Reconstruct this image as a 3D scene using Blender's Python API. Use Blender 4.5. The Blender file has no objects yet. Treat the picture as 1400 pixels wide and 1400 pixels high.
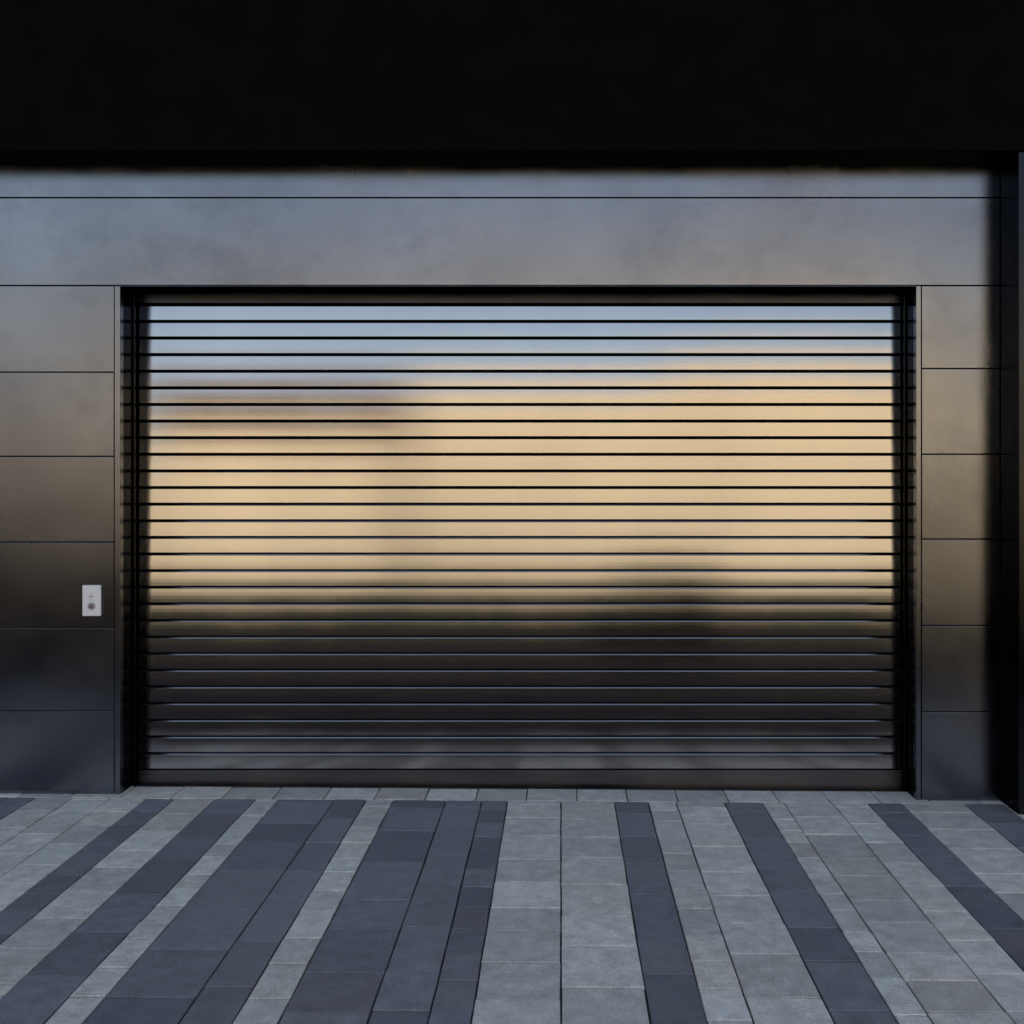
import bpy, bmesh, math, random
from mathutils import Vector, Matrix
random.seed(7)
scene=bpy.context.scene
S=272.5
def PX(x): return (x-767)/S
def PZ(y): return 1.6+(652-y)/S
def gz(x): 
    x=max(-9.0,min(9.0,x)); return -0.008-0.007*x

# ---------- materials ----------
def newmat(name):
    m=bpy.data.materials.new(name); m.use_nodes=True
    nt=m.node_tree; b=nt.nodes['Principled BSDF']; return m,nt,b
def noise(nt,scale,detail=4,stretch=(1,1,1),rough=.55,seed=0):
    tc=nt.nodes.new('ShaderNodeTexCoord'); mp=nt.nodes.new('ShaderNodeMapping')
    mp.inputs['Scale'].default_value=stretch; mp.inputs['Location'].default_value=(seed,seed*.7,seed*1.3)
    n=nt.nodes.new('ShaderNodeTexNoise'); n.inputs['Scale'].default_value=scale; n.inputs['Detail'].default_value=detail
    n.inputs['Roughness'].default_value=rough
    nt.links.new(tc.outputs['Object'],mp.inputs['Vector']); nt.links.new(mp.outputs[0],n.inputs['Vector'])
    return n
def maprange(nt,src,a,b,c,d):
    m=nt.nodes.new('ShaderNodeMapRange')
    for i,v in zip(('From Min','From Max','To Min','To Max'),(a,b,c,d)): m.inputs[i].default_value=v
    nt.links.new(src,m.inputs['Value']); return m.outputs['Result']
def mixc(nt,fac,c1,c2):
    m=nt.nodes.new('ShaderNodeMix'); m.data_type='RGBA'
    if fac is not None: nt.links.new(fac,m.inputs[0])
    for k,c in ((6,c1),(7,c2)):
        if isinstance(c,tuple): m.inputs[k].default_value=c+(1,)
        else: nt.links.new(c,m.inputs[k])
    return m.outputs[2]
def bump(nt,b,src,strength,dist):
    n=nt.nodes.new('ShaderNodeBump'); n.inputs['Strength'].default_value=strength; n.inputs['Distance'].default_value=dist
    nt.links.new(src,n.inputs['Height']); nt.links.new(n.outputs[0],b.inputs['Normal'])

def metal(name,c1,c2,r1,r2,stretch=(1,1,1),wave=.25,wscale=1.2,det=3,smudge=0):
    # polished/satin metal: short-tailed (Beckmann) microfacet reflection
    m,nt,b=newmat(name)
    out=nt.nodes['Material Output']; nt.nodes.remove(b)
    b=nt.nodes.new('ShaderNodeBsdfAnisotropic'); b.distribution='BECKMANN'
    nt.links.new(b.outputs[0],out.inputs['Surface'])
    n=noise(nt,1.6,det,stretch); n2=noise(nt,3,det,stretch,seed=3)
    col=mixc(nt,maprange(nt,n.outputs[0],.3,.7,0,1),c1,c2)
    if smudge:
        s=noise(nt,2.2,10,(1,1,1.3),rough=.72,seed=21)
        f=maprange(nt,s.outputs[0],.50,.75,0,smudge)
        col=mixc(nt,f,col,tuple(v*.55 for v in c1))
    nt.links.new(col,b.inputs['Color'])
    nt.links.new(maprange(nt,n2.outputs[0],.3,.7,r1,r2),b.inputs['Roughness'])
    if wave:
        n3=noise(nt,wscale,1,stretch,seed=9); bump(nt,b,n3.outputs[0],wave,.02)
    return m
M_clad=metal('dark_cladding_metal',(.158,.167,.192),(.202,.212,.240),.23,.28,wave=.08,smudge=.45)
M_frame=metal('black_frame_metal',(.022,.024,.029),(.035,.037,.043),.2,.3)
M_slat=metal('brushed_slat_metal',(.345,.345,.355),(.39,.39,.40),.115,.145,stretch=(1,1,.25),wave=.05)
M_rail=metal('bottom_bar_metal',(.12,.12,.135),(.16,.16,.175),.3,.4)
def plain(name,c1,c2,rough,scale=6,bs=.2,bd=.01,spec=.5):
    m,nt,b=newmat(name); n=noise(nt,scale,8)
    nt.links.new(mixc(nt,maprange(nt,n.outputs[0],.3,.7,0,1),c1,c2),b.inputs['Base Color'])
    b.inputs['Specular IOR Level'].default_value=spec
    b.inputs['Roughness'].default_value=rough
    if bs: bump(nt,b,n.outputs[0],bs,bd)
    return m
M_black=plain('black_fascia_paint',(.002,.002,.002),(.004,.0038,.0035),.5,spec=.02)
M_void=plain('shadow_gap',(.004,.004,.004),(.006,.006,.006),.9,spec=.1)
M_bed=plain('joint_sand',(.030,.032,.034),(.055,.055,.052),.95,30)
M_asph=plain('dark_asphalt',(.022,.022,.026),(.030,.030,.035),.95,3,spec=.05)
M_ground=plain('sunlit_pavement',(.46,.40,.29),(.54,.47,.34),.9,1.5)
M_cream=plain('cream_render',(.60,.575,.44),(.68,.65,.50),.9,.35,bs=0)
M_greige=plain('greige_render',(.36,.34,.30),(.42,.39,.34),.9,.35,bs=0)
M_brick=plain('brown_brick',(.22,.185,.17),(.29,.24,.21),.9,4)
M_glass=plain('dark_window_glass',(.03,.035,.04),(.05,.05,.055),.1,1,0)
M_white=plain('white_plastic',(.88,.88,.87),(.92,.92,.90),.35,20,.02,.001)
M_grey=plain('grey_plastic',(.40,.39,.41),(.46,.45,.47),.4,20,.02,.001)
M_red=plain('dull_button',(.20,.14,.14),(.26,.18,.18),.35,20,.02,.001)
M_planter=plain('kerb_concrete',(.06,.06,.06),(.09,.09,.09),.8)
M_leaf=plain('hedge_leaf',(.026,.030,.027),(.036,.041,.034),.9,2,bs=0,spec=.02)

def stone(name,c1,c2,stain):
    m,nt,b=newmat(name)
    at=nt.nodes.new('ShaderNodeAttribute'); at.attribute_name='tone'
    at2=nt.nodes.new('ShaderNodeAttribute'); at2.attribute_name='hue'
    n=noise(nt,14,9,rough=.7); n2=noise(nt,1.6,4,seed=5); n3=noise(nt,160,3,seed=2)
    base=mixc(nt,at.outputs['Fac'],c1,c2)
    m1=nt.nodes.new('ShaderNodeMix'); m1.data_type='RGBA'; m1.blend_type='MULTIPLY'; m1.inputs[0].default_value=1
    nt.links.new(base,m1.inputs[6])
    v=nt.nodes.new('ShaderNodeMath'); v.operation='MULTIPLY'
    nt.links.new(maprange(nt,n.outputs[0],.3,.75,.64,1.22),v.inputs[0]); nt.links.new(maprange(nt,n3.outputs[0],.3,.7,.78,1.20),v.inputs[1])
    nt.links.new(v.outputs[0],m1.inputs[7])
    o=mixc(nt,maprange(nt,n2.outputs[0],.5,.75,0,.4),m1.outputs[2],stain)
    m2=nt.nodes.new('ShaderNodeMix'); m2.data_type='RGBA'; m2.blend_type='MULTIPLY'; m2.inputs[0].default_value=1
    nt.links.new(o,m2.inputs[6]); nt.links.new(mixc(nt,at2.outputs['Fac'],(1,.965,.91),(.96,1.0,1.0)),m2.inputs[7])
    nt.links.new(m2.outputs[2],b.inputs['Base Color'])
    nt.links.new(maprange(nt,n.outputs[0],.3,.7,.45,.7),b.inputs['Roughness'])
    bump(nt,b,n.outputs[0],.4,.005)
    return m
M_light=stone('pale_grey_stone',(.52,.52,.49),(.78,.775,.72),(.50,.49,.44))
M_slate=stone('blue_slate_stone',(.15,.16,.185),(.235,.25,.285),(.25,.255,.265))

# ---------- mesh helpers ----------
def addbox(bm,x0,x1,y0,y1,z0,z1,mi=0):
    v=[bm.verts.new((x,y,z)) for z in (z0,z1) for y in (y0,y1) for x in (x0,x1)]
    for f in ((0,2,3,1),(4,5,7,6),(0,1,5,4),(2,6,7,3),(0,4,6,2),(1,3,7,5)):
        fa=bm.faces.new([v[i] for i in f]); fa.material_index=mi
    return v
def finish(bm,name,mats,parent=None,bevel=0,loc=None):
    me=bpy.data.meshes.new(name); bm.normal_update(); bm.to_mesh(me); bm.free()
    for m in mats: me.materials.append(m)
    o=bpy.data.objects.new(name,me); scene.collection.objects.link(o)
    if parent: o.parent=parent
    if loc: o.location=loc
    if bevel:
        md=o.modifiers.new('Bevel','BEVEL'); md.width=bevel; md.segments=3; md.limit_method='ANGLE'; md.angle_limit=math.radians(40)
        md.harden_normals=True
        for p in me.polygons: p.use_smooth=True
    return o
def empty(name,loc=(0,0,0),parent=None):
    o=bpy.data.objects.new(name,None); scene.collection.objects.link(o); o.location=loc
    if parent: o.parent=parent
    o.empty_display_size=.1
    return o

# ---------- ground ----------
def sheet(name,xs,y0,y1,dz,mat):
    bm=bmesh.new(); prev=None
    for x in xs:
        a=bm.verts.new((x,y0,gz(x)+dz)); b=bm.verts.new((x,y1,gz(x)+dz))
        if prev: bm.faces.new((prev[0],a,b,prev[1]))
        prev=(a,b)
    o=finish(bm,name,[mat]); o['kind']='structure'; return o
YP=-2.4; YR=-19.9
sheet('ground',[-400,-9,9,400],-400,400,-.130,M_ground)
sheet('road',[-400,-9,9,400],YR,YP-.1,-.115,M_asph)
sheet('paving_bed',[-9,9],YP,.196,-.009,M_bed)
bm=bmesh.new()
for i in range(18):
    x=-9+i
    vs=addbox(bm,x+.004,x+.996,YP-.13,YP-.003,-.2,0.0)
    for v in vs: v.co.z+=gz(v.co.x)
k=finish(bm,'kerb',[M_planter],bevel=.01); k['kind']='structure'

bm=bmesh.new(); tone=bm.loops.layers.float_color.new('tone'); hue=bm.loops.layers.float_color.new('hue')
def paver(x0,x1,y0,y1,mi,g=.003,ch=.0025):
    t=random.random(); h=random.random(); dz=random.uniform(-.0012,.0012)
    tx=random.uniform(-.004,.004); ty=random.uniform(-.004,.004)
    x0+=g;x1-=g;y0+=g;y1-=g
    cx,cy=(x0+x1)/2,(y0+y1)/2
    rj=[random.uniform(-.0016,.0016) for _ in range(8)]
    cs=[(x0+rj[0],y0+rj[1]),(x1+rj[2],y0+rj[3]),(x1+rj[4],y1+rj[5]),(x0+rj[6],y1+rj[7])]
    def z(x,y): return gz(x)+dz+tx*(x-cx)+ty*(y-cy)
    top=[];mid=[];bot=[]
    for (x,y) in cs:
        sx=1 if x<cx else -1; sy=1 if y<cy else -1
        top.append(bm.verts.new((x+sx*ch,y+sy*ch,z(x,y))))
        mid.append(bm.verts.new((x,y,z(x,y)-ch)))
        bot.append(bm.verts.new((x,y,gz(x)-.02)))
    fs=[bm.faces.new(top)]
    for i in range(4):
        j=(i+1)%4
        fs.append(bm.faces.new((mid[i],mid[j],top[j],top[i]))); fs.append(bm.faces.new((bot[i],bot[j],mid[j],mid[i])))
    for f in fs:
        f.material_index=mi
        for l in f.loops: l[tone]=(t,t,t,1); l[hue]=(h,h,h,1)
YB=-.055
jx=PX(170); step=69.5/275.5
for i in range(int((-9-jx)/step),int((9-jx)/step)):
    paver(jx+i*step,jx+(i+1)*step,YB,.15,0)
S2=275.5
def SX(x): return (x-767)/S2
edges=[(12,1),(50,0),(100,0),(152,0),(201,1),(239,0),(295,1),(350,0),(381,1),(458,1),(501,0),(538,1),(610,1),(659,1),(694,0),(767,0),(840,1),(886,0),(924,0),(990,1),(1042,0),(1071,0),(1138,0),(1186,1),(1232,0),(1318,1),(1372,0),(1440,0),(1500,1),(1550,0)]
strips=[(SX(edges[i][0]),SX(edges[i+1][0]),edges[i][1]) for i in range(len(edges)-1)]
x=SX(1550)
while x<9-.3:
    w=random.choice([.13,.17,.25,.26]); strips.append((x,x+w,1 if random.random()<.33 else 0)); x+=w
x=SX(12)
while x>-9+.3:
    w=random.choice([.13,.17,.25,.26]); strips.append((x-w,x,1 if random.random()<.33 else 0)); x-=w
for (a,b,mi) in strips:
    w=b-a
    pitch=.2 if w<.15 else .257
    if mi and w>.15: pitch=.34
    y=YB-random.uniform(.04,.95)*pitch; hi=YB
    while hi>YP+.01:
        lo=max(y,YP)
        if hi-lo>.03: paver(a,b,lo,hi,mi)
        hi=lo; y=lo-pitch*random.choice([1,1,1,.8,1.2])
pv=finish(bm,'paving',[M_light,M_slate]); pv['kind']='structure'

# ---------- garage building ----------
B=empty('garage_building'); B['label']='dark metal clad garage building with wide roller shutter door'; B['category']='building'
XL,XR=PX(165),PX(1252); XC=PX(1367); ZT=PZ(392); ZS=PZ(225); DEP=.20
WL=-12.0; HB=6.4
bm=bmesh.new()
addbox(bm,WL,XL-.02,.022,6,-.3,HB); addbox(bm,XR+.02,12,.022,6,-.3,HB)
addbox(bm,XL-.02,XR+.02,.022,6,ZT+.02,HB); addbox(bm,XL-.02,XR+.02,.42,6,-.3,ZT+.02)
finish(bm,'building_shell',[M_void],B)
bm=bmesh.new()
rowz=[ZT+.005,2.125,1.703,1.273,.844,.426,-.2]
rowzr=[ZT+.005,PZ(504),PZ(621),PZ(737),PZ(855),PZ(973),-.2]
G=.0022
def panel(x0,x1,z0,z1,y=0,t=.02):
    vs=addbox(bm,x0+G,x1-G,y,y+t,z0+G,z1-G)
    a=random.uniform(-.006,.006); b=random.uniform(-.004,.004); cx=(x0+x1)/2; cz=(z0+z1)/2
    for v in vs: v.co.y+=max(-.002,min(.002,a*(v.co.z-cz)+ (b*(v.co.x-cx) if abs(x1-x0)<3 else 0)))
XTL=PX(156.5); XTR=PX(1259.5)
for i in range(6):
    x=XTL
    while x>WL: panel(max(x-2.4,WL),x,rowz[i+1],rowz[i]); x-=2.4
    panel(XTR,XC,rowzr[i+1],rowzr[i])
panel(WL,XC,PZ(270.5),ZS+.02); panel(WL,XC,ZT+.005,PZ(270.5))
finish(bm,'wall_cladding',[M_clad],B,bevel=.0022)
bm=bmesh.new()
addbox(bm,XTL+.003,XL,-.003,.04,-.2,ZT+.003); addbox(bm,XR,XTR-.003,-.003,.04,-.2,ZT+.003)
addbox(bm,XL+.0005,XR-.0005,-.0025,.04,ZT,ZT+.0045)
finish(bm,'opening_trim',[M_clad],B,bevel=.0025)
bm=bmesh.new()
addbox(bm,XL-.03,XL-.001,.041,DEP+.12,-.2,ZT+.03); addbox(bm,XR+.001,XR+.03,.041,DEP+.12,-.2,ZT+.03)
addbox(bm,XL-.0005,XR+.0005,.041,DEP+.12,ZT+.001,ZT+.029)
finish(bm,'opening_reveal',[M_frame],B,bevel=.002)
PD=-.225
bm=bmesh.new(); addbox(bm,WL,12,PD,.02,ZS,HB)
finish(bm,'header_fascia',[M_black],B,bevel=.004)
bm=bmesh.new(); addbox(bm,XC,12,PD+.003,.019,-.2,ZS-.001)
finish(bm,'corner_pier',[M_frame],B,bevel=.006)
bm=bmesh.new(); addbox(bm,WL,12,-.30,6,HB,HB+.06)
finish(bm,'roof',[M_black],B)

# ---------- shutter ----------
SH=empty('roller_shutter',(0,DEP,0),B); SH['label']='closed horizontal slat metal roller shutter reflecting sunset light'
P=22.714/263.0; z0=1.6-(1052-652)/263.0
bm=bmesh.new(); xs=[XL+.002,XR-.002]
prof=[]
NSL=28
for i in range(NSL):
    b=z0+i*P
    TILT=.055+.034*(max(0,(7-i)/7))**1.5
    fb=b+.0056; ft=b+P-.0110
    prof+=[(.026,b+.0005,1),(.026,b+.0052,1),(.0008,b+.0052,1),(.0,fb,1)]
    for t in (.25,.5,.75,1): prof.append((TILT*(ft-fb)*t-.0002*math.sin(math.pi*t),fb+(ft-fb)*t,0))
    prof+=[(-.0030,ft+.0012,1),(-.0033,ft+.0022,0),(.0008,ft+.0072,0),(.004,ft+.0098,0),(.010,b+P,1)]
prev=None
for (y,z,mi) in prof:
    row=[bm.verts.new((x,y,z)) for x in xs]
    if prev:
        f=bm.faces.new((prev[0],prev[1],row[1],row[0])); f.smooth=False; f.material_index=mi
    prev=row
finish(bm,'slat_curtain',[M_slat,M_void],SH)
bm=bmesh.new(); addbox(bm,XL+.002,XR-.002,-.02,.05,z0+NSL*P+.002,ZT)
finish(bm,'shutter_hood',[M_frame],SH,bevel=.002)
bm=bmesh.new()
addbox(bm,XL+.003,XR-.003,-.004,.03,-.028,z0-.003)
addbox(bm,XL+.003,XR-.003,-.010,-.0042,z0-.030,z0-.022)
finish(bm,'bottom_rail',[M_rail],SH,bevel=.002)
for xx,s in ((XL,1),(XR,-1)):
    bm=bmesh.new(); a,b=sorted((xx,xx+s*.009)); addbox(bm,a,b,-.040,-.022,-.15,ZT)
    finish(bm,'guide_rail',[M_frame],SH,bevel=.002)

# ---------- intercom ----------
cx,cz=PX(127.5),PZ(820.5)
I=empty('door_intercom',(cx,-.001,cz)); I['label']='small white wall call button plate beside the shutter'; I['category']='intercom'
def rbox(name,w,h,y0,y1,mat,ox=0,oz=0,bev=.004,parent=I):
    bm=bmesh.new(); addbox(bm,ox-w/2,ox+w/2,y0,y1,oz-h/2,oz+h/2); return finish(bm,name,[mat],parent,bevel=bev)
rbox('back_box',.088,.150,-.008,.004,M_grey,bev=.003)
rbox('face_plate',.092,.154,-.016,-.0085,M_white,bev=.003)
def disc(name,r,y0,y1,mat,ox,oz,parent=I):
    bm=bmesh.new(); bmesh.ops.create_cone(bm,cap_ends=True,segments=40,radius1=r,radius2=r*.9,depth=abs(y1-y0))
    bmesh.ops.rotate(bm,verts=bm.verts,matrix=Matrix.Rotation(math.radians(90),3,'X'))
    bmesh.ops.translate(bm,verts=bm.verts,vec=(ox,(y0+y1)/2,oz)); return finish(bm,name,[mat],parent,bevel=.0008)
disc('button_ring',.020,-.016,-.019,M_grey,0,-.028)
disc('push_button',.012,-.0192,-.023,M_red,0,-.028)
bm=bmesh.new(); addbox(bm,-.015,.015,-.0168,-.0161,.018,.0215); addbox(bm,-.0018,.0018,-.0168,-.0161,.0217,.035); addbox(bm,-.0018,.0018,-.0168,-.0161,.005,.0178)
finish(bm,'cross_mark',[M_grey],I)
for ox in (-.012,.012):
    disc('indicator_light',.003,-.0162,-.0175,M_grey,ox,.002)

# ---------- opposite side of the street (seen in the reflections) ----------
O=empty('low_stone_building',(0,-20,0)); O['label']='low sunlit cream rendered building across the road'; O['category']='building'
bm=bmesh.new(); addbox(bm,-3.7,2.6,-8,0,-.3,6.15); addbox(bm,2.601,8.8,-8,.02,-.3,6.6); addbox(bm,8.801,30,-8,.01,-.3,4.7)
finish(bm,'wall',[M_cream],O)
def windows(par,xs,z0,z1,w):
    for x in xs:
        bm=bmesh.new(); addbox(bm,x-w/2,x+w/2,-.02,.03,z0,z1); addbox(bm,x-w/2-.06,x+w/2+.06,.0,.08,z0-.08,z0-.001,1)
        finish(bm,'window',[M_glass,M_cream],par)
windows(O,[13,17,21],1.2,2.6,1.3)
O2=empty('brick_terrace_building',(0,-20,0)); O2['label']='brown brick and cream building across the road'; O2['category']='building'
bm=bmesh.new(); addbox(bm,-10,-3.95,-8,0,-.3,4.9); finish(bm,'lower_wall',[M_cream],O2)
bm=bmesh.new(); addbox(bm,-30,-10.005,-8,.01,-.3,4.0); finish(bm,'side_wing',[M_greige],O2)
bm=bmesh.new(); addbox(bm,-10,-3.95,-8,-.02,4.902,6.1); finish(bm,'upper_wall',[M_brick],O2)
windows(O2,[-5.2-1.3*i for i in range(4)],5.1,5.8,.7)
H=empty('added_hedge',(0,-19.4,-.12)); H['label']='long low hedge out of view, added to darken the shutter reflection'; H['category']='hedge'  # out-of-view hedge, added so the lower slats reflect something dark
def leafcloud(n,fn,s=.09):
    bm=bmesh.new()
    for i in range(n):
        p=fn(); q=[p+Vector([random.uniform(-s,s) for _ in range(3)]) for _ in range(3)]
        bm.faces.new([bm.verts.new(v) for v in q])
    return bm
HH=1.3
bm=leafcloud(9000,lambda:Vector((random.uniform(-28,8.4),random.uniform(-.3,.3),random.uniform(.15,HH+.04))))
finish(bm,'foliage',[M_leaf],H)
bm=bmesh.new(); addbox(bm,-28,8.4,-.22,.22,0,HH); finish(bm,'hedge_core',[M_leaf],H)
Q=empty('round_shrub',(2.4,-18.7,-.12)); Q['label']='rounded dark shrub beside the added hedge'; Q['category']='shrub'
def sp():
    while True:
        v=Vector([random.uniform(-1,1) for _ in range(3)])
        if v.length<1: return Vector((v.x*1.8,v.y*.5,.9+v.z*.9))
bm=leafcloud(2600,sp); finish(bm,'foliage',[M_leaf],Q)

# ---------- light ----------
EL=28; AZ=8
w=bpy.data.worlds.new('World'); scene.world=w; w.use_nodes=True; nt=w.node_tree
bg=nt.nodes['Background']; sky=nt.nodes.new('ShaderNodeTexSky'); sky.sky_type='NISHITA'; sky.sun_disc=False
sky.sun_elevation=math.radians(EL); sky.sun_rotation=math.radians(AZ); sky.dust_density=4; sky.air_density=1.0; sky.ozone_density=1
tint=nt.nodes.new('ShaderNodeMix'); tint.data_type='RGBA'; tint.blend_type='MULTIPLY'; tint.inputs[0].default_value=1
tint.inputs[7].default_value=(1.12,.955,.84,1)
nt.links.new(sky.outputs[0],tint.inputs[6]); nt.links.new(tint.outputs[2],bg.inputs[0]); bg.inputs[1].default_value=.335
sl=bpy.data.lights.new('sun','SUN'); sl.energy=1.75; sl.angle=math.radians(.5); sl.color=(.94,.87,.70)
so=bpy.data.objects.new('sun',sl); scene.collection.objects.link(so)
d=Vector((math.sin(math.radians(AZ))*math.cos(math.radians(EL)),math.cos(math.radians(AZ))*math.cos(math.radians(EL)),math.sin(math.radians(EL))))
so.rotation_euler=d.to_track_quat('Z','Y').to_euler()
so.location=(0,10,12)
scene.view_settings.view_transform='Standard'; scene.view_settings.look='None'; scene.view_settings.exposure=0

cam=bpy.data.cameras.new('camera'); co=bpy.data.objects.new('camera',cam); scene.collection.objects.link(co)
co.location=(0,-5.5,1.6); co.rotation_euler=(math.radians(90),0,0)
cam.lens=36*1500/1400; cam.sensor_width=36; cam.shift_x=-67/1400; cam.shift_y=-48/1400; cam.clip_end=2000
scene.camera=co
